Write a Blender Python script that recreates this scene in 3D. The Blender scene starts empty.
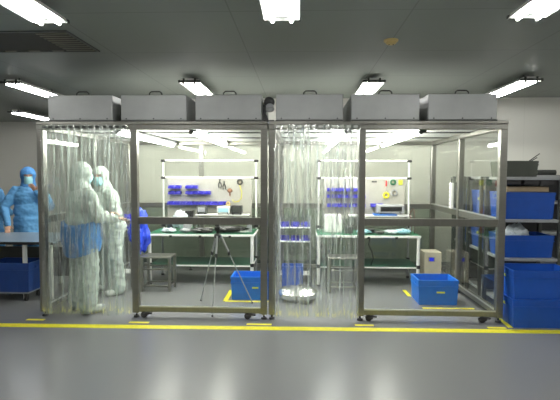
import bpy, bmesh, math, random
from mathutils import Vector, Matrix, noise
random.seed(7)
S = bpy.context.scene
COL = S.collection
PI = math.pi

# ---------------------------------------------------------------- camera, world, exposure
cd = bpy.data.cameras.new('camera'); cam = bpy.data.objects.new('camera', cd); COL.objects.link(cam)
cd.sensor_width = 36; cd.lens = 36*480/560; cd.clip_start = .05; cd.clip_end = 100
YAW = math.atan(20/480); PIT = -math.atan(25.5/480); ROLL = .003
fw = Vector((-math.sin(YAW)*math.cos(PIT), math.cos(YAW)*math.cos(PIT), math.sin(PIT)))
rt = fw.cross(Vector((0, 0, 1))).normalized(); up = rt.cross(fw)
r2 = rt*math.cos(ROLL) + up*math.sin(ROLL); u2 = up*math.cos(ROLL) - rt*math.sin(ROLL)
M3 = Matrix((r2, u2, -fw)).transposed()
cam.matrix_world = Matrix.Translation((0, 0, 1.62)) @ M3.to_4x4()
S.camera = cam
w = bpy.data.worlds.new('world'); S.world = w; w.use_nodes = True
w.node_tree.nodes['Background'].inputs[0].default_value = (.55, .6, .6, 1)
w.node_tree.nodes['Background'].inputs[1].default_value = .02
S.view_settings.view_transform = 'Standard'; S.view_settings.look = 'None'
S.view_settings.gamma = 1; S.view_settings.use_curve_mapping = False
S.view_settings.exposure = 0.65
TUBE = 42.0          # strength of the ceiling tubes
BTUBE = 64.0          # strength of the tubes inside the booths
S.cycles.transparent_max_bounces = 32
S.cycles.max_bounces = 10
S.cycles.glossy_bounces = 5
S.cycles.use_denoising = True
S.cycles.sample_clamp_indirect = 3

# ---------------------------------------------------------------- materials
def new(name):
    m = bpy.data.materials.new(name); m.use_nodes = True
    n = m.node_tree.nodes; return m, n, m.node_tree.links, n['Principled BSDF']
def mat(name, col, rough=.5, metal=0, var=.06, scale=12, bump=0, bscale=60, coat=0, stretch=(1, 1, 1), spec=.5):
    m, n, l, b = new(name)
    tc = n.new('ShaderNodeTexCoord'); mp = n.new('ShaderNodeMapping'); mp.inputs['Scale'].default_value = stretch
    l.new(tc.outputs['Object'], mp.inputs['Vector'])
    nz = n.new('ShaderNodeTexNoise'); nz.inputs['Scale'].default_value = scale; nz.inputs['Detail'].default_value = 4
    l.new(mp.outputs[0], nz.inputs['Vector'])
    rp = n.new('ShaderNodeValToRGB')
    rp.color_ramp.elements[0].position = .3; rp.color_ramp.elements[1].position = .7
    rp.color_ramp.elements[0].color = [max(0, c*(1-var)) for c in col] + [1]
    rp.color_ramp.elements[1].color = [min(1, c*(1+var)) for c in col] + [1]
    l.new(nz.outputs['Fac'], rp.inputs['Fac']); l.new(rp.outputs['Color'], b.inputs['Base Color'])
    b.inputs['Roughness'].default_value = rough; b.inputs['Metallic'].default_value = metal
    b.inputs['Coat Weight'].default_value = coat; b.inputs['Specular IOR Level'].default_value = spec
    if bump:
        n2 = n.new('ShaderNodeTexNoise'); n2.inputs['Scale'].default_value = bscale; n2.inputs['Detail'].default_value = 3
        l.new(mp.outputs[0], n2.inputs['Vector'])
        bp = n.new('ShaderNodeBump'); bp.inputs['Strength'].default_value = bump; bp.inputs['Distance'].default_value = .01
        l.new(n2.outputs['Fac'], bp.inputs['Height']); l.new(bp.outputs['Normal'], b.inputs['Normal'])
    return m
def emit(name, col, s):
    m, n, l, b = new(name)
    b.inputs['Emission Color'].default_value = (*col, 1); b.inputs['Emission Strength'].default_value = s
    b.inputs['Base Color'].default_value = (.9, .9, .9, 1) if s > 1 else (*col, 1)
    return m
def glass(name, tint=(.955, .965, .945), fac=.08, rough=.02):
    m, n, l, b = new(name); n.remove(b)
    out = n['Material Output']
    t = n.new('ShaderNodeBsdfTransparent'); t.inputs[0].default_value = (*tint, 1)
    g = n.new('ShaderNodeBsdfGlossy'); g.inputs['Roughness'].default_value = rough; g.inputs[0].default_value = (1, 1, 1, 1)
    lw = n.new('ShaderNodeLayerWeight'); lw.inputs[0].default_value = .5
    pw = n.new('ShaderNodeMath'); pw.operation = 'POWER'; pw.inputs[1].default_value = 5; l.new(lw.outputs['Facing'], pw.inputs[0])
    mr = n.new('ShaderNodeMath'); mr.operation = 'MULTIPLY_ADD'; mr.inputs[1].default_value = .9; mr.inputs[2].default_value = fac*.5; l.new(pw.outputs[0], mr.inputs[0])
    mx = n.new('ShaderNodeMixShader'); l.new(mr.outputs[0], mx.inputs[0]); l.new(t.outputs[0], mx.inputs[1]); l.new(g.outputs[0], mx.inputs[2])
    l.new(mx.outputs[0], out.inputs['Surface'])
    return m
def pvc(name, milk, tint):
    """clear soft PVC: see-through, with long vertical streaks of gloss and milkiness"""
    m, n, l, b = new(name); n.remove(b); out = n['Material Output']
    tc = n.new('ShaderNodeTexCoord'); mp = n.new('ShaderNodeMapping'); mp.inputs['Scale'].default_value = (50, 50, 1.8)
    l.new(tc.outputs['Object'], mp.inputs['Vector'])
    nz = n.new('ShaderNodeTexNoise'); nz.inputs['Scale'].default_value = 1; nz.inputs['Detail'].default_value = 4
    l.new(mp.outputs[0], nz.inputs['Vector'])
    mp2 = n.new('ShaderNodeMapping'); mp2.inputs['Scale'].default_value = (48, 48, 4.5); l.new(tc.outputs['Object'], mp2.inputs['Vector'])
    n2 = n.new('ShaderNodeTexNoise'); n2.inputs['Scale'].default_value = 1; n2.inputs['Detail'].default_value = 3
    l.new(mp2.outputs[0], n2.inputs['Vector'])
    bp = n.new('ShaderNodeBump'); bp.inputs['Strength'].default_value = .9; bp.inputs['Distance'].default_value = .02
    l.new(n2.outputs['Fac'], bp.inputs['Height'])
    t = n.new('ShaderNodeBsdfTransparent'); t.inputs[0].default_value = (*tint, 1)
    g = n.new('ShaderNodeBsdfGlossy'); g.inputs['Roughness'].default_value = .13; l.new(bp.outputs[0], g.inputs['Normal'])
    g.inputs[0].default_value = (1, 1, 1, 1)
    d = n.new('ShaderNodeBsdfTranslucent'); d.inputs[0].default_value = (.78, .90, .82, 1)
    df = n.new('ShaderNodeBsdfDiffuse'); df.inputs[0].default_value = (.8, .88, .84, 1)
    ad = n.new('ShaderNodeMixShader'); ad.inputs[0].default_value = .5; l.new(d.outputs[0], ad.inputs[1]); l.new(df.outputs[0], ad.inputs[2])
    r1 = n.new('ShaderNodeMapRange'); r1.inputs[1].default_value = .50; r1.inputs[2].default_value = .68
    r1.inputs[3].default_value = milk*.2; r1.inputs[4].default_value = milk*4; l.new(nz.outputs['Fac'], r1.inputs[0])
    m1 = n.new('ShaderNodeMixShader'); l.new(r1.outputs[0], m1.inputs[0]); l.new(t.outputs[0], m1.inputs[1]); l.new(ad.outputs[0], m1.inputs[2])
    r2_ = n.new('ShaderNodeMapRange'); r2_.inputs[1].default_value = .45; r2_.inputs[2].default_value = .7
    r2_.inputs[3].default_value = .06; r2_.inputs[4].default_value = .7; l.new(n2.outputs['Fac'], r2_.inputs[0])
    m2 = n.new('ShaderNodeMixShader'); l.new(r2_.outputs[0], m2.inputs[0]); l.new(m1.outputs[0], m2.inputs[1]); l.new(g.outputs[0], m2.inputs[2])
    l.new(m2.outputs[0], out.inputs['Surface'])
    return m
def panel_mat(name, col, axes, px, pz, ox=0, oz=0, rough=.5, dark=.72, wdt=.006, metal=0, bump=.0):
    """painted metal panels with thin joints on a grid along two object axes"""
    m, n, l, b = new(name)
    tc = n.new('ShaderNodeTexCoord'); sp = n.new('ShaderNodeSeparateXYZ'); l.new(tc.outputs['Object'], sp.inputs[0])
    def joint(ax, p, o):
        a = n.new('ShaderNodeMath'); a.operation = 'SUBTRACT'; l.new(sp.outputs[ax], a.inputs[0]); a.inputs[1].default_value = o
        f = n.new('ShaderNodeMath'); f.operation = 'PINGPONG'; f.inputs[1].default_value = p/2; l.new(a.outputs[0], f.inputs[0])
        c = n.new('ShaderNodeMath'); c.operation = 'LESS_THAN'; c.inputs[1].default_value = wdt; l.new(f.outputs[0], c.inputs[0]); return c
    j1 = joint(axes[0], px, ox); j2 = joint(axes[1], pz, oz)
    mx = n.new('ShaderNodeMath'); mx.operation = 'MAXIMUM'; l.new(j1.outputs[0], mx.inputs[0]); l.new(j2.outputs[0], mx.inputs[1])
    nz = n.new('ShaderNodeTexNoise'); nz.inputs['Scale'].default_value = .8; l.new(tc.outputs['Object'], nz.inputs['Vector'])
    rp = n.new('ShaderNodeValToRGB'); rp.color_ramp.elements[0].color = [c*.93 for c in col]+[1]; rp.color_ramp.elements[1].color = [min(1, c*1.05) for c in col]+[1]
    l.new(nz.outputs['Fac'], rp.inputs['Fac'])
    mix = n.new('ShaderNodeMix'); mix.data_type = 'RGBA'; l.new(mx.outputs[0], mix.inputs['Factor'])
    l.new(rp.outputs['Color'], mix.inputs[6]); mix.inputs[7].default_value = [c*dark for c in col]+[1]
    l.new(mix.outputs[2], b.inputs['Base Color']); b.inputs['Roughness'].default_value = rough; b.inputs['Metallic'].default_value = metal
    return m
def floor_mat():
    m, n, l, b = new('grey_epoxy')
    tc = n.new('ShaderNodeTexCoord')
    nz = n.new('ShaderNodeTexNoise'); nz.inputs['Scale'].default_value = .7; nz.inputs['Detail'].default_value = 1; l.new(tc.outputs['Object'], nz.inputs['Vector'])
    rp = n.new('ShaderNodeValToRGB'); rp.color_ramp.elements[0].position = .3; rp.color_ramp.elements[1].position = .7
    rp.color_ramp.elements[0].color = (.182, .186, .190, 1); rp.color_ramp.elements[1].color = (.192, .196, .199, 1)
    l.new(nz.outputs['Fac'], rp.inputs['Fac']); l.new(rp.outputs['Color'], b.inputs['Base Color'])
    n2 = n.new('ShaderNodeTexNoise'); n2.inputs['Scale'].default_value = 1.6; n2.inputs['Detail'].default_value = 3; l.new(tc.outputs['Object'], n2.inputs['Vector'])
    b.inputs['Roughness'].default_value = .26
    b.inputs['Specular IOR Level'].default_value = .55
    return m

M = dict(
 floor=floor_mat(),
 wall=panel_mat('cream_wall_panels', (.70, .69, .64), (0, 2), 1.18, 50, .3, -20, .45, .88, .003),
 wally=panel_mat('cream_wall_panels_side', (.70, .69, .64), (1, 2), 1.18, 50, .3, -20, .45, .82, .004),
 ceil=panel_mat('grey_ceiling_panels', (.228, .252, .23), (0, 1), 1.48, 1.3, .9, 5.28, .5, .72, .006),
 steel=mat('brushed_steel', (.27, .265, .24), .30, .85, .06, 3, 0, 200, stretch=(1, 1, 14)),
 steel_h=mat('brushed_steel_rail', (.27, .265, .24), .30, .85, .06, 3, 0, 200, stretch=(14, 1, 1)),
 bead=mat('bright_aluminium', (.75, .76, .74), .3, .8, .04),
 ffu=mat('galvanised_grey_sheet', (.36, .37, .365), .45, .3, .06, 5),
 dark=mat('dark_rubber', (.025, .025, .027), .5), black=mat('black_plastic', (.012, .012, .013), .35),
 dgrey=mat('dark_grey_metal', (.07, .075, .07), .4, .5),
 white=mat('white_powder_coat', (.8, .8, .77), .35), offwhite=mat('off_white_panel', (.78, .78, .74), .5),
 glass=glass('clear_glass'), dglass=glass('green_tinted_glass', (.64, .69, .64)),
 pvc_a=pvc('milky_clear_pvc', .115, (.93, .97, .94)), pvc_b=pvc('clear_pvc', .10, (.95, .98, .96)),
 tube=emit('glowing_tube', (1, 1, .97), TUBE), btube=emit('glowing_booth_tube', (1, 1, .93), BTUBE),
 yellow=mat('yellow_floor_tape', (.78, .72, .015), .45, 0, .1, 20), ytag=mat('yellow_label', (.55, .6, .05), .5),
 blue=mat('blue_crate_plastic', (.005, .15, .62), .38, 0, .06), dblue=mat('deep_blue_crate_plastic', (.006, .065, .36), .4),
 pblue=mat('violet_blue_bin_plastic', (.035, .03, .40), .35), navy=mat('navy_crate_plastic', (.008, .04, .19), .45),
 green=mat('green_bench_mat', (.008, .12, .055), .4), dgreen=mat('dark_green_shelf_mat', (.01, .06, .035), .45),
 peg=mat('pegboard', (.40, .39, .345), .6), beige=mat('beige_enamel', (.60, .55, .42), .45),
 screen=emit('blue_screen', (.01, .02, .5), .6), red=mat('red_plastic', (.5, .02, .02), .4), brown=mat('brown_wood', (.22, .10, .05), .5),
 greyplastic=mat('grey_plastic', (.3, .31, .32), .5), olive=mat('olive_grey_crate', (.05, .057, .045), .6),
 card=mat('brown_cardboard', (.36, .28, .18), .8), suit=mat('white_coverall', (.40, .45, .41), .75, 0, .05, 6, .5, 22),
 gown=mat('blue_gown_fabric', (.09, .27, .52), .7, 0, .12, 5, .7, 14), apron=mat('blue_wrap_fabric', (.05, .20, .48), .7, 0, .12, 8, .7, 14),
 hood=mat('blue_hood_fabric', (.06, .21, .48), .75, 0, .1, 10, .5, 40), mask=mat('pale_blue_mask', (.36, .66, .72), .8),
 skin=mat('skin', (.50, .28, .19), .55), eye=mat('eye_white', (.8, .8, .78), .3), iris=mat('dark_iris', (.02, .012, .01), .2), brow=mat('dark_hair', (.02, .015, .012), .8),
 boot=mat('white_boot', (.48, .50, .47), .5), bag=mat('blue_plastic_bag', (.02, .06, .62), .25, 0, .2, 14, .9, 22), clearbag=mat('crumpled_white_film', (.62, .68, .72), .2, 0, .2, 20, .9, 30),
 film=mat('shiny_silver_wrap', (.75, .76, .74), .2, .95, .12, 20, 1.0, 26), grille=mat('grille_slat', (.16, .15, .12), .5), void=mat('duct_dark', (.05, .05, .045), .8),
 smoke=mat('yellowed_plastic', (.55, .42, .17), .5), deskm=mat('grey_desk_mat', (.21, .26, .32), .35), cyanp=mat('pale_cyan_film', (.35, .62, .72), .3))

# ---------------------------------------------------------------- mesh helpers
class MB:
    def __init__(s): s.bm = bmesh.new()
    def box(s, x0, x1, y0, y1, z0, z1, bev=0, seg=1):
        c = ((x0+x1)/2, (y0+y1)/2, (z0+z1)/2)
        r = bmesh.ops.create_cube(s.bm, size=1, matrix=Matrix.Translation(c) @ Matrix.Diagonal((x1-x0, y1-y0, z1-z0, 1)))
        if bev:
            es = list({e for v in r['verts'] for e in v.link_edges})
            bmesh.ops.bevel(s.bm, geom=es, offset=bev, segments=seg, affect='EDGES', profile=.5)
        return s
    def cyl(s, p, q, r1, r2=None, n=12, caps=True):
        p, q = Vector(p), Vector(q); d = q-p
        m = Matrix.Translation((p+q)/2) @ d.to_track_quat('Z', 'Y').to_matrix().to_4x4()
        bmesh.ops.create_cone(s.bm, cap_ends=caps, segments=n, radius1=r1, radius2=r1 if r2 is None else r2, depth=d.length, matrix=m)
        return s
    def sph(s, c, r, n=12, rot=None):
        r = (r, r, r) if isinstance(r, (int, float)) else r
        m = Matrix.Translation(c) @ (rot or Matrix()) @ Matrix.Diagonal((*r, 1))
        bmesh.ops.create_uvsphere(s.bm, u_segments=n*2, v_segments=n, radius=1, matrix=m); return s
    def cap(s, p, q, r1, r2, n=14):
        s.cyl(p, q, r1, r2, n); s.sph(p, r1, 8); s.sph(q, r2, 8); return s
    def tor(s, c, R, r, axis='Z', a0=0, a1=2*PI, n=20, k=8):
        pts = []
        for i in range(n+1):
            a = a0+(a1-a0)*i/n; u, v = R*math.cos(a), R*math.sin(a)
            pts.append(Vector(c)+(Vector((u, v, 0)) if axis == 'Z' else Vector((u, 0, v)) if axis == 'Y' else Vector((0, u, v))))
        return s.tube(pts, r, k)
    def tube(s, pts, r, k=8):
        pts = [Vector(p) for p in pts]; rings = []
        for i, p in enumerate(pts):
            d = (pts[min(i+1, len(pts)-1)]-pts[max(i-1, 0)]).normalized()
            a = d.orthogonal().normalized() if i == 0 else (prev-d*prev.dot(d)).normalized()
            prev = a; b = d.cross(a)
            rings.append([s.bm.verts.new(p+(a*math.cos(2*PI*j/k)+b*math.sin(2*PI*j/k))*r) for j in range(k)])
        for A, B in zip(rings, rings[1:]):
            for j in range(k): s.bm.faces.new((A[j], A[(j+1) % k], B[(j+1) % k], B[j]))
        s.bm.faces.new(rings[0][::-1]); s.bm.faces.new(rings[-1]); return s
    def lathe(s, prof, c=(0, 0, 0), n=28):
        rings = []
        for (r, z) in prof:
            rings.append([s.bm.verts.new((c[0]+max(r, 1e-4)*math.cos(2*PI*j/n), c[1]+max(r, 1e-4)*math.sin(2*PI*j/n), c[2]+z)) for j in range(n)])
        for A, B in zip(rings, rings[1:]):
            for j in range(n): s.bm.faces.new((A[j], A[(j+1) % n], B[(j+1) % n], B[j]))
        s.bm.faces.new(rings[0][::-1]); s.bm.faces.new(rings[-1]); return s
    def build(s, name, m, parent=None, smooth=False, loc=None):
        bmesh.ops.recalc_face_normals(s.bm, faces=s.bm.faces)
        me = bpy.data.meshes.new(name); s.bm.to_mesh(me); s.bm.free(); me.materials.append(m)
        if smooth:
            for p in me.polygons: p.use_smooth = True
            me.set_sharp_from_angle(angle=math.radians(40))
        o = bpy.data.objects.new(name, me); COL.objects.link(o)
        if parent: o.parent = parent
        if loc: o.location = loc
        return o
def tag(o, label, cat, group=None):
    o['label'] = label; o['category'] = cat
    if group: o['group'] = group
    return o
def thing(name, label, cat, loc=(0, 0, 0), rz=0, group=None):
    o = bpy.data.objects.new(name, None); COL.objects.link(o); o.empty_display_size = .1
    o.location = loc; o.rotation_euler = (0, 0, rz); return tag(o, label, cat, group)
def struct(name, mb, m):
    o = mb.build(name, m); o['kind'] = 'structure'; return o
def copy_tree(o, loc=None, rz=None, label=None, parent=None):
    c = o.copy(); COL.objects.link(c)
    if parent: c.parent = parent
    if loc is not None: c.location = loc
    if rz is not None: c.rotation_euler = (0, 0, rz)
    if label: c['label'] = label
    for ch in KIDS(o): copy_tree(ch, parent=c)
    return c
def KIDS(o): return [x for x in COL.objects if x.parent == o]

# ---------------------------------------------------------------- setting
FY, RY = 5.27, 8.05       # front and rear of the booths
H = 2.95
struct('floor', MB().box(-9, 6, -4, 12.3, -.1, 0), M['floor'])
struct('ceiling', MB().box(-9, 6, -4, 12.3, H, H+.1), M['ceil'])
struct('wall_back', MB().box(-3.1, 6, 8.47, 8.57, 0, H), M['wall'])
struct('wall_back_left', MB().box(-9, -3.0, 12.1, 12.2, 0, H), M['wall'])
struct('wall_return', MB().box(-3.1, -3.0, 8.57, 12.1, 0, H), M['wally'])
struct('wall_left', MB().box(-9.1, -9, -4, 12.2, 0, H), M['wally'])
struct('wall_right', MB().box(6, 6.1, -4, 8.57, 0, H), M['wally'])
struct('wall_front', MB().box(-9, 6, -4.1, -4, 0, H), M['wall'])
struct('baseboard_back', MB().box(-3.1, 6, 8.455, 8.47, 0, .1, .004), M['greyplastic'])

# floor tape
def tape(name, pts, wd, label):
    mb = MB()
    for (a, b) in zip(pts, pts[1:]):
        a, b = Vector((*a, 0)), Vector((*b, 0)); d = (b-a).normalized(); nrm = Vector((-d.y, d.x, 0))*wd/2
        q = [a-nrm-d*wd/2*0, b-nrm, b+nrm, a+nrm]
        lo = [mb.bm.verts.new(p+Vector((0, 0, .0002))) for p in q]; hi = [mb.bm.verts.new(p+Vector((0, 0, .0014))) for p in q]
        mb.bm.faces.new(hi); mb.bm.faces.new(lo[::-1])
        for i in range(4): mb.bm.faces.new((lo[i], lo[(i+1) % 4], hi[(i+1) % 4], hi[i]))
    return tag(mb.build(name, M['yellow']), label, 'floor tape')
tape('floor_tape', [(-5.6, 4.905), (4.3, 5.03)], .115, 'long yellow tape line across the grey floor in front of the booths')
tape('floor_tape', [(2.22, 5.04), (2.36, 5.0)], .03, 'tiny slanted yellow tape end by the right corner foot')
for (a, b, y, t) in ((-3.03, -2.83, 5.14, 'short yellow tape dash under the leftmost booth foot'), (-1.86, -1.64, 5.10, 'short yellow tape dash right of the left strip curtain'),
                     (-.57, -.30, 5.10, 'short yellow tape dash where the two booths meet'), (.60, .80, 5.13, 'short yellow tape dash right of the middle strip curtain'),
                     (2.0, 2.19, 5.11, 'short yellow tape dash under the rightmost booth foot')):
    tape('floor_tape', [(a, y), (b, y)], .05, t)
tape('floor_tape', [(1.50, 5.84), (2.12, 5.84)], .05, 'yellow tape strip in front of the right blue crate inside the booth')
tape('floor_tape', [(1.47, 6.75), (1.47, 6.40)], .05, 'small yellow tape piece left of the right blue crate inside the booth')
tape('floor_tape', [(-.95, 6.62), (-.95, 6.03), (-.40, 6.03)], .06, 'yellow tape corner marking around the left blue crate inside the booth')
tape('floor_tape', [(2.245, 5.12), (2.275, 5.55)], .05, 'yellow tape line running back along the right side of the booth')

# ---------------------------------------------------------------- ceiling fittings
def batten():
    t = thing('ceiling_light', '', 'ceiling light', group='twin tube ceiling lights')
    mb = MB()
    prof = [(-.145, -.005), (-.125, .03), (-.05, .05), (.05, .05), (.125, .03), (.145, -.005), (.14, -.008), (.045, .022), (-.045, .022), (-.14, -.008)]
    v0 = [mb.bm.verts.new((x, 0, z)) for x, z in prof]; v1 = [mb.bm.verts.new((x, 1.28, z)) for x, z in prof]; n = len(prof)
    for i in range(n): mb.bm.faces.new((v0[i], v0[(i+1) % n], v1[(i+1) % n], v1[i]))
    mb.bm.faces.new(v0); mb.bm.faces.new(v1[::-1])
    mb.build('reflector', M['white'], t)
    for y in (-.012, 1.292):
        MB().box(-.15, .15, y-.012, y+.012, -.012, .018, .003).build('end_bracket', M['dgrey'], t)
        for x in (-.075, .075): MB().box(x-.012, x+.012, y-.01, y+.01, -.035, .045, .003).build('tube_holder', M['dgrey'], t)
    for x in (-.075, .075):
        MB().cyl((x, .0, -.012), (x, 1.28, -.012), .014, n=12).build('tube', M['tube'], t, True)
    for y in (.2, 1.08): MB().cyl((0, y, .05), (0, y, .10), .008).build('hanger', M['dgrey'], t)
    return t
bt = batten(); used = False
LZ = 2.85
lights = [(-2.03, 2.60, 'ceiling light at the top left corner, nearest row'), (-.15, 2.60, 'ceiling light at the top centre of the ceiling, nearest row'), (1.76, 2.60, 'ceiling light at the top right, nearest row'),
          (-3.92, 6.42, 'ceiling light above the leftmost filter box, middle row'), (-1.48, 6.42, 'ceiling light behind the second and third filter boxes'),
          (.97, 6.46, 'ceiling light behind the filter boxes right of centre, near the smoke detector'), (2.98, 6.42, 'ceiling light above the rightmost filter box'),
          (-5.7, 9.45, 'far ceiling light at left, beside the filter boxes')]
for x, y, lab in lights:
    if not used: o = bt; used = True
    else: o = copy_tree(bt)
    o.location = (x, y, LZ); o['label'] = 'twin tube ' + lab
# the rest of the room's rows, behind the photographer
for i, (x, y) in enumerate([(-3.95, 2.92), (-4.8, -.6), (-1.9, -.6), (.2, -.6), (2.2, -.6), (4.4, -.6), (3.7, 2.92)]):
    o = copy_tree(bt); o.location = (x, y, LZ); o['label'] = 'twin tube ceiling light outside the picture, '+('left end of the nearest row', 'far left behind the camera', 'left of centre behind the camera', 'centre behind the camera', 'right of centre behind the camera', 'far right behind the camera', 'right end of the nearest row')[i]; o['group'] = 'ceiling lights outside the picture'

g = thing('air_grille', 'dark louvred return air grille in the ceiling at upper left', 'air grille', (-2.17, 4.44, H))
mb = MB(); mb.box(-1.9, 0, 0, .03, -.012, 0).box(-1.9, 0, .72, .75, -.012, 0).box(-.03, 0, .03, .72, -.012, 0).box(-1.9, -1.87, .03, .72, -.012, 0)
mb.build('frame', M['dgrey'], g)
MB().box(-1.87, -.03, .03, .72, -.004, 0).build('opening', M['void'], g)
for i in range(9):
    y = .07+.075*i
    mb = MB(); mb.box(-.34, -.04, y, y+.03, -.011, -.005); mb.build('louvre', M['grille'], g)
for i in range(6):
    x = -1.8+.26*i
    MB().box(x, x+.12, .69, .715, -.011, -.005).build('louvre', M['grille'], g)
d = thing('smoke_detector', 'round yellowed smoke detector on the ceiling right of centre', 'smoke detector', (.89, 4.86, H))
MB().lathe([(.07, 0), (.072, -.01), (.066, -.018), (.0, -.018)], n=28).build('base', M['smoke'], d, True)
MB().lathe([(.055, -.018), (.05, -.035), (.03, -.046), (0, -.048)], n=28).build('dome', M['smoke'], d, True)
for x in (-.02, .02): MB().sph((x, -.01, -.046), .007, 6).build('vent', M['dark'], d)

# ---------------------------------------------------------------- booths
PW = .075
def glazing(name, p, mt, bm): MB().box(*p).build(name, mt, bm)
def booth(label, x0, xm, x1, side):
    """x0..xm: curtained doorway, xm..x1: framed glass front; side: the outer side wall (-1 left, 1 right)"""
    b = thing('clean_booth', label, 'clean booth', ((x0+x1)/2, FY, 0), group=None)
    ox = (x0+x1)/2
    def part(name, mt, *boxes, bev=.004):
        mb = MB()
        for q in boxes: mb.box(q[0]-ox, q[1]-ox, q[2]-FY, q[3]-FY, q[4], q[5], bev)
        return mb.build(name, mt, b)
    y0, y1, h = FY, RY, 2.2
    ymid = 6.62; xc = (x0+x1)/2
    sx = x0 if side < 0 else x1-PW
    ox_ = x1-PW if side < 0 else x0
    st, sh, g_ = M['steel'], M['steel_h'], M['glass']
    for x in (x0, xm, x1-PW): part('post', st, (x, x+PW, y0, y0+PW, .056, h-.09))
    part('post', st, (sx, sx+PW, ymid, ymid+PW, .056, h-.09))
    for x in (x0, xc-PW/2, x1-PW): part('post', st, (x, x+PW, y1-PW, y1, .056, h-.09))
    part('beam', sh, (x0, x1, y0, y0+PW, h-.09, h-.034)); part('beam_cap', sh, (x0, x1, y0-.012, y0+PW, h-.032, h))
    part('beam', sh, (x0, x1, y1-PW, y1, h-.09, h)); part('beam', st, (sx, sx+PW, y0+PW, y1-PW, h-.09, h)); part('beam', st, (ox_, ox_+PW, y0+PW, y1-PW, h-.09, h))
    zb0, zb1, zm0, zm1 = .066, .12, 1.06, 1.14
    # framed front
    part('rail', sh, (xm+PW, x1-PW, y0+.01, y0+PW-.01, zb0, zb1)); part('rail', sh, (xm+PW, x1-PW, y0+.01, y0+PW-.01, zm0, zm1))
    part('glass_pane', g_, (xm+PW, x1-PW, y0+.035, y0+.04, zb1, zm0), bev=0); part('glass_pane', g_, (xm+PW, x1-PW, y0+.035, y0+.04, zm1, h-.09), bev=0)
    # rear
    for xa, xb in ((x0+PW, xc-PW/2), (xc+PW/2, x1-PW)):
        part('rail', sh, (xa, xb, y1-PW+.01, y1-.01, zb0, zb1)); part('rail', sh, (xa, xb, y1-PW+.01, y1-.01, zm0, zm1))
        part('glass_pane', M['dglass'], (xa, xb, y1-.04, y1-.035, zb1, zm0), bev=0); part('glass_pane', g_, (xa, xb, y1-.04, y1-.035, zm1, h-.09), bev=0)
    # side
    for ya, yb in ((y0+PW, ymid), (ymid+PW, y1-PW)):
        part('rail', st, (sx+.01, sx+PW-.01, ya, yb, zb0, zb1)); part('rail', st, (sx+.01, sx+PW-.01, ya, yb, zm0, zm1))
        part('glass_pane', M['glass'], (sx+.035, sx+.04, ya, yb, zb1, zm0), bev=0); part('glass_pane', g_, (sx+.035, sx+.04, ya, yb, zm1, h-.09), bev=0)
        xs = sx+PW-.022 if side < 0 else sx+.008
        part('glazing_bead', M['bead'], (xs, xs+.014, ya, yb, zm1, zm1+.014), (xs, xs+.014, ya, yb, zb1, zb1+.014), (xs, xs+.014, ya, ya+.014, zm1+.014, h-.09), bev=0)
    part('glazing_bead', M['bead'], (xm+PW, x1-PW, y0+.012, y0+.03, zb1, zb1+.012), bev=0)
    # white ceiling panels between dark tee bars
    n = 3; wd = (x1-x0-2*PW)/n; dp = (y1-y0-2*PW)/3
    for i in range(n):
        for j in range(3):
            part('ceiling_panel', M['offwhite'], (x0+PW+wd*i+.012, x0+PW+wd*(i+1)-.012, y0+PW+dp*j+.012, y0+PW+dp*(j+1)-.012, 2.165, 2.185), bev=0)
    tb = [(x0+PW+wd*i-.014, x0+PW+wd*i+.014, y0+PW, y1-PW, 2.155, 2.168) for i in range(1, n)] + [(x0+PW, x1-PW, y0+PW+dp*j-.014, y0+PW+dp*j+.014, 2.15, 2.164) for j in range(1, 3)]
    part('tee_bar', M['dgrey'], *tb, bev=0)
    # feet and casters
    def foot(x, y):
        mb = MB(); mb.cyl((x-ox, y-FY, 0), (x-ox, y-FY, .022), .036, .028, 16).cyl((x-ox, y-FY, .02), (x-ox, y-FY, .058), .01)
        mb.build('levelling_foot', M['black'], b, True)
    def caster(x, y):
        mb = MB(); cx, cy = x-ox, y-FY
        mb.box(cx-.035, cx+.035, cy-.035, cy+.035, .056, .066)
        for q in (-.028, .020): mb.box(cx-.05, cx+.02, cy+q, cy+q+.008, .026, .058)
        mb.box(cx-.01, cx+.065, cy-.016, cy+.016, .040, .056)
        c = mb.build('caster', M['dark'], b)
        MB().cyl((cx-.025, cy-.018, .036), (cx-.025, cy+.018, .036), .036, n=20).build('wheel', M['black'], c, True)
    for x in (x0+PW/2, xm+PW/2, x1-PW/2):
        foot(x, y0+PW/2); foot(x, y1-PW/2)
    foot(sx+PW/2, ymid+PW/2)
    for x in (xm+PW+.08, x1-PW-.12): caster(x, y0+.02)
    return b
booth('left steel framed clean booth with glass panels and white ceiling panels', -2.945, -1.885, -.36, -1)
booth('right steel framed clean booth with glass panels and white ceiling panels', -.345, .637, 2.225, 1)

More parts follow.
